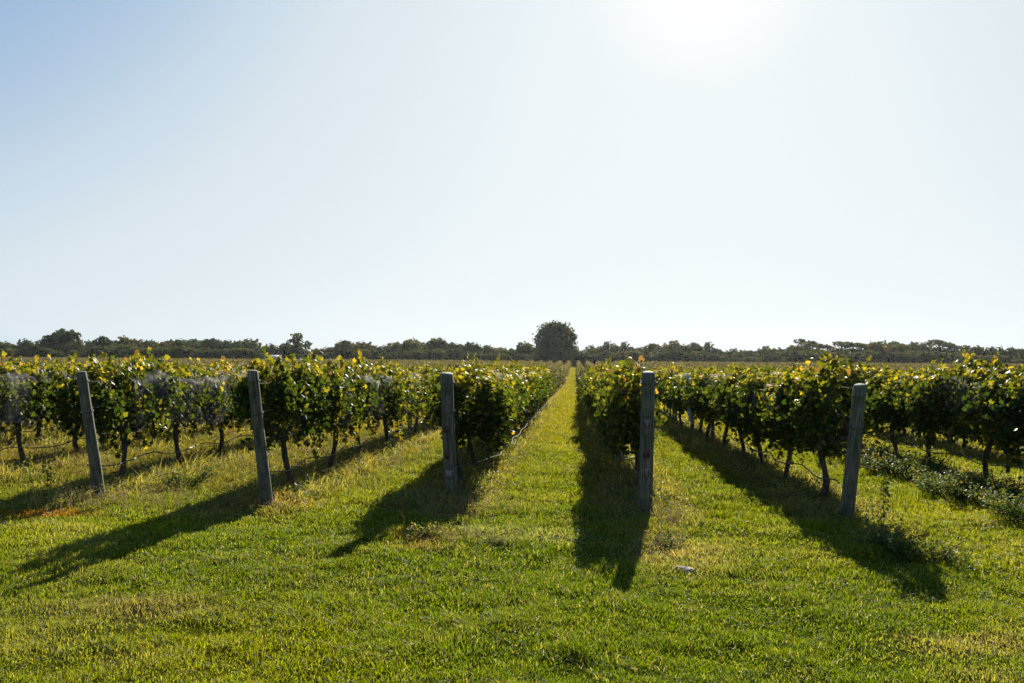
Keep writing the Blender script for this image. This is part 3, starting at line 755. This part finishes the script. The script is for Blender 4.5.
def net_bunch():                                  # gathered netting tied up against the row
    mb = MB(); x0, y0 = ROWX[2] - .50, 25.6; z0 = float(terr(y0)); t = np.linspace(0, 1, 16)
    for k in range(4):
        mb.tube(np.stack([x0 + .025 * np.sin(9 * t + k * 2) + .05 * t ** 3, y0 + .04 * np.cos(7 * t + k) - .3 * t ** 4, z0 + 1.68 - (1.02 + .06 * k) * t], 1), .020 * (1 + .6 * np.sin(13 * t + k)) + .004, 6)
    o = link('gathered_netting', mb.mesh('gathered_netting'), M['net_dense'])
    tag(o, 'pale twisted bunch of netting hanging down the shaded second right row', 'netting')
M['net_dense'] = plain('bunched netting', (.40, .40, .42), .8, 0, .1, .35, 25)
net_bunch()

# ------------------------------------------------------------------ trees
def tree_kind(seed, n, blobs, size, trunk_h, lean=0, trunk_r=.028, limbs=6):
    """unit height about 1; blobs = (x, y, z, rx, ry, rz)"""
    rng = np.random.default_rng(seed); C = []; NR = []; A = []
    tot = sum(b[3] * b[5] for b in blobs)
    for b in blobs:
        k = int(n * b[3] * b[5] / tot); d = rng.normal(0, 1, (k, 3)); d /= np.linalg.norm(d, axis=1)[:, None]
        rr = 1 - np.abs(rng.normal(0, .22, k)); lump = 1 + .16 * np.sin(d[:, 0] * 5 + seed) * np.sin(d[:, 2] * 6 + b[0] * 30) + .10 * np.sin(d[:, 1] * 9 + seed)
        p = np.array(b[:3]) + d * np.array(b[3:]) * (rr * lump)[:, None]
        # gaps
        g1 = np.sin(p[:, 0] * 31 + seed) * np.sin(p[:, 1] * 29 + 2 * seed) * np.sin(p[:, 2] * 33 + b[2] * 9)
        kp = (g1 > (-.12 if n > 5000 else -.30)) & (p[:, 2] > .03)
        p, d = p[kp], d[kp]
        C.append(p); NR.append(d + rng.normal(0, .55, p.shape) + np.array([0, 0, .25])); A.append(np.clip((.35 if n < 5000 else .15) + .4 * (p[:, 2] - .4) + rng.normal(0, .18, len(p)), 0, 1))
    c = np.concatenate(C); nr = np.concatenate(NR); a = np.concatenate(A)
    v, t, rr = cards(c, nr, None, size * rng.uniform(.5, 1.4, len(c)), CLUMP, a, rng)
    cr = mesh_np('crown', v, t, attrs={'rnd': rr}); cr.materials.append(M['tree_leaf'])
    mb = MB(); tt = np.linspace(0, 1, 7)
    mb.tube(np.stack([.02 * np.sin(3 * tt + seed) * tt, .015 * np.sin(2 * tt) * tt, -.03 + (trunk_h + .03) * tt], 1), trunk_r * np.linspace(1.25, .5, 7), 7)
    for j in range(limbs):
        b = blobs[j % len(blobs)]; z0 = trunk_h * rng.uniform(.45, .95); e = np.array(b[:3]) + rng.normal(0, .3, 3) * np.array(b[3:])
        p0 = np.array([0, 0, z0]); t2 = np.linspace(0, 1, 5)[:, None]; mid = (p0 + e) / 2 + np.array([0, 0, -.03])
        mb.tube((1 - t2) ** 2 * p0 + 2 * t2 * (1 - t2) * mid + t2 ** 2 * e, trunk_r * np.linspace(.5, .15, 5), 5)
    tk = mb.mesh('trunk'); tk.materials.append(M['tree_bark'])
    return tk, cr
rt = np.random.default_rng(3)
def rblobs(n, wx, zc, wz, r0, r1):
    return [(rt.uniform(-wx, wx), rt.uniform(-wx, wx), zc + rt.uniform(-wz, wz), *(np.array([1, 1, .85]) * rt.uniform(r0, r1))) for _ in range(n)]
KINDS = [tree_kind(20 + i, 1500, rblobs(7, .30, .56, .22, .18, .30) + [(0, 0, .3, .42, .42, .28)], .042, .7) for i in range(7)]
AIRY = tree_kind(51, 900, [(0, 0, .86, .17, .17, .13), (-.17, 0, .66, .16, .15, .12), (.05, .05, .62, .2, .2, .16), (.33, 0, .60, .11, .1, .15), (.02, 0, .38, .3, .28, .2), (-.1, 0, .2, .35, .3, .15)], .036, .8, limbs=10)
OAK = tree_kind(61, 11000, [(0, 0, .54, .45, .44, .38), (0, 0, .82, .22, .24, .16), (-.26, .05, .58, .26, .26, .27), (.25, -.05, .60, .26, .26, .25), (-.10, 0, .76, .28, .30, .20), (.14, 0, .76, .26, .3, .19), (-.27, 0, .34, .19, .24, .20), (.27, 0, .34, .19, .24, .20), (0, 0, .24, .28, .3, .2)], .020, .75, trunk_r=.028, limbs=22)
BARE = tree_kind(71, 650, [(0, 0, .80, .22, .2, .14), (-.2, 0, .62, .2, .2, .14), (.2, 0, .6, .2, .2, .14), (0, 0, .35, .35, .3, .25)], .034, .85, limbs=18)
FLAT = tree_kind(81, 1200, [(-.2, 0, .86, .25, .2, .07), (.25, 0, .80, .28, .2, .08), (0, 0, .62, .3, .25, .1), (.05, 0, .3, .42, .35, .3), (-.25, 0, .4, .25, .2, .2)], .038, .8, limbs=14)
def at(px, py, Y):                                  # point at depth Y seen in that direction
    d = CM[:3, :3] @ np.array([(px - 512) / FPX, (341.5 - py) / FPX, -1.0]); t = Y / d[1]
    return d[0] * t, HC + d[2] * t
def put_tree(kind, name, px, top_y, Y, wscale=1.0, label='', group=None):
    x, zt = at(px, top_y, Y); gzv = float(terr(Y)); h = max(3.0, zt - gzv)
    root = empty(name, (x, Y, gzv - .05), rt.uniform(-.7, .7)); s = h / 1.0
    root.scale = (s * wscale, s * wscale, s)
    for nm, me in zip(('trunk', 'crown'), kind):
        o = bpy.data.objects.new(nm, me); COL.objects.link(o); o.parent = root
    tag(root, label, 'tree', group); return root
PROF = [(-60, 341), (0, 341), (20, 340), (40, 341), (80, 341), (100, 338), (130, 337), (150, 341), (165, 338), (200, 340), (220, 338), (240, 342), (255, 340), (266, 346), (278, 344), (305, 350), (322, 352), (335, 342), (355, 339), (370, 343), (385, 345), (400, 344), (415, 341), (430, 339), (445, 341), (460, 342), (475, 342), (490, 346), (510, 347), (528, 345), (585, 347), (600, 344), (615, 342), (630, 343), (650, 344), (665, 341), (680, 345), (700, 343), (715, 346), (735, 350), (755, 348), (780, 345), (800, 341), (815, 343), (830, 345), (860, 344), (890, 342), (910, 341), (930, 341), (945, 341), (960, 345), (975, 346), (1000, 348), (1024, 350), (1090, 351)]
pp = np.array(PROF)
big = put_tree(OAK, 'oak_tree', 555.5, 320, 318, .99, 'largest round dark oak standing alone at the end of the grass path')
big.rotation_euler = (0, 0, 2.6)
put_tree(KINDS[2], 'broadleaf_tree', 62, 324.5, 352, .92, 'tall rounded tree standing above the tree line at the far left')
put_tree(AIRY, 'broadleaf_tree', 297, 331.5, 345, 1.0, 'airy open crowned tree with sky between its boughs, near the pale roof').rotation_euler = (0, 0, 0)
put_tree(KINDS[4], 'broadleaf_tree', 553, 352, 306, 1.1, 'small pale bush in front of the big oak')
put_tree(KINDS[1], 'broadleaf_tree', 567, 349, 304, .7, 'small upright yellowish tree beneath the right side of the big oak')
put_tree(KINDS[5], 'broadleaf_tree', 578, 346, 330, .8, 'small brownish tree directly right of the big oak')
px = -50.0
while px < 1085:
    ty = float(np.interp(px, pp[:, 0], pp[:, 1]))
    if 545 < px < 565: px += 9; continue
    Y = rt.uniform(345, 385); kk = KINDS[rt.integers(0, 7)]; lab = 'dark rounded tree merging into the distant tree line'; grp = 'rounded trees of the far tree line'
    if 790 < px < 970 and rt.random() < .4: kk = FLAT; lab = 'flat topped tree with spreading upper boughs in the right tree line'; grp = 'flat topped trees at right'
    elif px > 560 and rt.random() < .22: kk = BARE; lab = 'thin leaved tree with bare upper branches in the right tree line'; grp = 'thin leaved trees at right'
    put_tree(kk, 'broadleaf_tree', px, ty + rt.uniform(-5.5, .5), Y, rt.uniform(.75, 1.15), lab, grp)
    put_tree(KINDS[rt.integers(0, 7)], 'broadleaf_tree', px + rt.uniform(-4, 4), ty + rt.uniform(4, 8), rt.uniform(325, 342), rt.uniform(1.1, 1.6), 'low bushy tree at the front edge of the distant tree line', 'low bushy trees edging the field')
    px += rt.uniform(7, 13)

# ------------------------------------------------------------------ shed
def shed():
    Y = 312.0; x0, _ = at(267, 358, Y); x1, _ = at(280, 358, Y); zg = float(terr(Y)); _, zt = at(275, 355.3, Y); _, ze = at(275, 358.3, Y)
    cx = (x0 + x1) / 2; root = empty('storage_shed', (cx, Y, zg)); w_ = (x1 - x0) / 2
    tag(root, 'low shed with pale metal roof in front of the left tree line', 'shed')
    a = MB(); a.box(-w_, w_, -2, 2, -.1, ze - zg); link('wall', a.mesh('wall', False), M['shed_wall'], root)
    r = MB(); e = ze - zg; t = zt - zg
    v = [(-w_ - .3, -2.4, e - .02), (w_ + .3, -2.4, e - .02), (w_ + .3, 0, t), (-w_ - .3, 0, t), (-w_ - .3, 2.4, e - .02), (w_ + .3, 2.4, e - .02)]
    v += [(p[0], p[1], p[2] + .08) for p in v]
    r.add(v, [(0, 1, 2, 3), (3, 2, 5, 4), (6, 9, 8, 7), (9, 10, 11, 8), (0, 6, 7, 1), (4, 5, 11, 10), (0, 3, 9, 6), (3, 4, 10, 9), (1, 7, 8, 2), (2, 8, 11, 5)])
    link('roof', r.mesh('roof', False), M['shed_roof'], root)
    d = MB(); d.box(-.9, .9, -2.05, -2.003, 0, 2.0); link('door', d.mesh('door', False), M['shed_door'], root)
shed()

# ------------------------------------------------------------------ weeds at the row ends
def weed_mesh(seed, n, w_, h, size, stems=9):
    rng = np.random.default_rng(seed); mb = MB(); C = []
    for s in range(stems):
        a = rng.uniform(0, 6.28); r0 = w_ * math.sqrt(rng.random()); hh = h * rng.uniform(.45, 1); bx, by = r0 * math.cos(a), r0 * math.sin(a)
        t = np.linspace(0, 1, 5); px_ = np.stack([bx * t ** .5 + .25 * w_ * math.cos(a) * t ** 2, by * t ** .5 + .25 * w_ * math.sin(a) * t ** 2, -.02 + hh * t], 1)
        mb.tube(px_, np.linspace(.004, .002, 5), 4)
        k = n // stems; tt = rng.random(k) ** .8; C.append(np.stack([np.interp(tt, t, px_[:, j]) for j in range(3)], 1) + rng.normal(0, .035, (k, 3)))
    c = np.concatenate(C); c[:, 2] = np.abs(c[:, 2]) + .01
    nr = rng.normal(0, .7, c.shape) + np.array([0, 0, .8])
    v, t, rr = cards(c, nr, None, size * rng.uniform(.5, 1.4, len(c)), DIAM, None, rng)
    fo = mesh_np('leaves', v, t, attrs={'rnd': rr}); fo.materials.append(M['weed_leaf'])
    st = mb.mesh('stem'); st.materials.append(M['weed_leaf']); st.attributes.new('rnd', 'FLOAT', 'POINT')
    return st, fo
WK = [weed_mesh(1, 1100, .34, .34, .022, 20), weed_mesh(2, 1500, .45, .46, .024, 26), weed_mesh(3, 150, .0, .66, .020, 1), weed_mesh(4, 500, .28, .20, .022, 14)]
def weed(px, py, k, label, s=1.0, group=None):
    x, y = ground_at(px, py); root = empty('weed_plant', (x, y, float(gz(x, y))), vr.uniform(0, 6)); root.scale = (s, s, s * vr.uniform(.9, 1.1))
    for nm, me in zip(('stem', 'leaves'), WK[k]):
        o = bpy.data.objects.new(nm, me); COL.objects.link(o); o.parent = root
    tag(root, label, 'weed', group); return root
weed(47, 508, 2, 'tall thin weed standing left of the leftmost end post', 1.0)
weed(884, 530, 2, 'thin upright weed stalk right of the rightmost end post', 1.1)
weed(183, 489, 1, 'dark green bushy weed below the second vine behind the leftmost post', .8)
weed(905, 560, 1, 'leafy weed clump in the shadow right of the rightmost post', .75)
weed(945, 566, 3, 'low leafy weed clump at the shadow tip beyond the rightmost post', .9)
weed(876, 548, 3, 'small leafy weed at the foot of the rightmost post', .9)
weed(668, 545, 3, 'brownish low weed right of the red tagged post foot', .7)
weed(497, 547, 3, 'small dark weed tuft in open grass right of the greenish left post', .45)
weed(430, 540, 3, 'dry weed tuft in front of the greenish left post', .7)
weed(470, 492, 3, 'weed tuft at the foot of the greenish left post', .7)
for n_ in range(26):      # leafy bank below the second row right of the last near post
    yy = 11.6 + n_ * .42; xx = ROWX[3] - .75 + vr.uniform(-.22, .22)
    root = empty('weed_plant', (xx, yy, float(gz(xx, yy))), vr.uniform(0, 6)); k = vr.choice([0, 1, 1]); root.scale = (.95, .95, .95 * vr.uniform(.7, 1.1))
    for nm, me in zip(('stem', 'leaves'), WK[k]):
        o = bpy.data.objects.new(nm, me); COL.objects.link(o); o.parent = root
    tag(root, 'bushy leafy weed in the dense bank under the third row right', 'weed', 'weed bank under the third right row')
def undergrowth():
    rng = np.random.default_rng(12); V = []; T = []; A = []; off = 0
    for i in list(range(-8, 0)) + list(range(1, 7)):
        y = (POST_TOP[i][1] - .6) if i in POST_TOP else max(row_start(i) - .5, abs(ROWX[i]) / .62 - 2)
        while y < 50:
            k = int(rng.uniform(30, 110)); hh = rng.uniform(.06, .26) * (1.25 if i < 0 else .9); x = ROWX[i] + rng.normal(0, .28)
            c = np.stack([x + rng.normal(0, .16, k), y + rng.normal(0, .16, k), np.abs(rng.normal(0, hh * .5, k)) + .01], 1)
            c[:, 2] += gz(c[:, 0], c[:, 1])
            tone = rng.random() * .5
            v, t, a = cards(c, rng.normal(0, .7, c.shape) + np.array([0, 0, .6]), None, rng.uniform(.010, .022, k) * max(1, y / 16), DIAM, np.clip(tone + rng.random(k) * .5, 0, 1), rng)
            V.append(v); T.append(t + off); A.append(a); off += len(v)
            y += rng.uniform(.12, .4) * max(1, y / 20)
    me = mesh_np('undergrowth', np.concatenate(V), np.concatenate(T), attrs={'rnd': np.concatenate(A)})
    tag(link('undergrowth', me, M['weed_leaf']), 'untidy weeds and seedlings growing in strips under the vine rows', 'undergrowth', kind='stuff')
undergrowth()

M['dry'] = leaf_material('dry weed', [(0, (.05, .045, .02)), (.4, (.13, .10, .05)), (.75, (.24, .19, .11)), (1, (.30, .22, .15))], trans=.35, gloss=.05, rough=.8, tmul=(1.5, 1.4, 1.1))
def dry_weeds():
    rng = np.random.default_rng(31); V = []; T = []; A = []; off = 0
    spots = [(472, 512, .55, .8, 60, .22), (470, 545, .4, .3, 26, .16), (672, 520, .35, .7, 46, .20), (665, 548, .3, .3, 20, .14), (110, 508, .8, .35, 60, .24), (180, 505, .9, .4, 60, .22), (20, 455, 1.5, 1.2, 90, .28), (210, 440, 1.2, 1.5, 60, .26), (300, 455, .8, 1.2, 50, .24), (60, 512, .5, .2, 26, .24),
             (285, 512, .4, .25, 22, .16), (330, 478, .7, .6, 40, .22), (235, 470, .9, .8, 50, .26), (395, 468, .6, 1.2, 40, .24), (60, 470, 1.2, 1.0, 60, .3), (150, 470, 1.2, .9, 50, .3), (890, 540, .3, .25, 18, .2), (500, 480, .3, 1.2, 26, .14), (860, 500, .5, .8, 24, .25)]
    for (px_, py_, rx, ry, cnt, hh) in spots:
        cx, cy = ground_at(px_, py_)
        for j in range(int(cnt * 1.6)):
            x = cx + rng.normal(0, rx * .6); y = cy + rng.normal(0, ry * .6); h = hh * rng.uniform(.4, 1.35); k = 14
            le = rng.normal(0, .25, 2) * h; t = rng.random(k) ** .6
            c = np.stack([x + le[0] * t + rng.normal(0, .012 + .05 * h, k) * t, y + le[1] * t + rng.normal(0, .012 + .05 * h, k) * t, h * t], 1); c[:, 2] += gz(x, y)
            v, tt, a_ = cards(c, rng.normal(0, 1, c.shape), None, rng.uniform(.004, .012, k), DIAM, np.clip(rng.random(k) * .7 + .3 * t, 0, 1), rng)
            V.append(v); T.append(tt + off); A.append(a_); off += len(v)
            s0 = np.array([[x - .002, y, float(gz(x, y)) - .01], [x + .002, y, float(gz(x, y)) - .01], [x + le[0], y + le[1], float(gz(x, y)) + h]])
            V.append(s0); T.append(np.array([[0, 1, 2]]) + off); A.append(np.full(3, .5)); off += 3
    me = mesh_np('dry_weeds', np.concatenate(V), np.concatenate(T), attrs={'rnd': np.concatenate(A)})
    tag(link('dry_weeds', me, M['dry']), 'brown dry seed heads and stalks around the post feet and under vines', 'dry weeds', kind='stuff')
dry_weeds()

# pale stone lying in the grass
def stone():
    x, y = ground_at(684, 569); rng = np.random.default_rng(2)
    th = np.linspace(0, 2 * np.pi, 12, endpoint=False); vs = []
    rad = 1 + .2 * rng.normal(0, .6, 12)
    for z, s in ((-.03, 1), (.010, 1), (.018, .8), (.022, .45)):
        vs.append(np.stack([.06 * s * rad * np.cos(th), .10 * s * rad * np.sin(th), np.full(12, z) + .006 * rng.normal(0, 1, 12)], 1))
    v = np.concatenate(vs + [np.array([[0, 0, .023]])]); q = [(a * 12 + b, a * 12 + (b + 1) % 12, (a + 1) * 12 + (b + 1) % 12, (a + 1) * 12 + b) for a in range(3) for b in range(12)]
    t = [(36 + b, 36 + (b + 1) % 12, 48) for b in range(12)]
    o = link('stone', mesh_np('stone', v, t, q), M['stone']); o.location = (x, y, float(gz(x, y)) + .012); o.rotation_euler = (0, 0, .9)
    tag(o, 'small flat pale stone lying in the mown grass near the shadow tip', 'stone')
stone()
print('objects', len(bpy.data.objects), 'near vines', len(near), 'rest', len(rest), 'farthest near', near[-1])

# thin autumn haze
def haze():
    mb = MB(); mb.box(-700, 700, -60, 900, -3.0, 30.0)
    me = mb.mesh('haze', False); m = bpy.data.materials.new('haze air'); m.use_nodes = True; n = m.node_tree; n.nodes.clear()
    out = n.nodes.new('ShaderNodeOutputMaterial'); v = n.nodes.new('ShaderNodeVolumePrincipled'); v.inputs['Color'].default_value = (.92, .95, 1, 1); v.inputs['Density'].default_value = .00004; v.inputs['Anisotropy'].default_value = .5
    n.links.new(v.outputs[0], out.inputs['Volume'])
    tag(link('haze', me, m), kind='stuff')
haze()
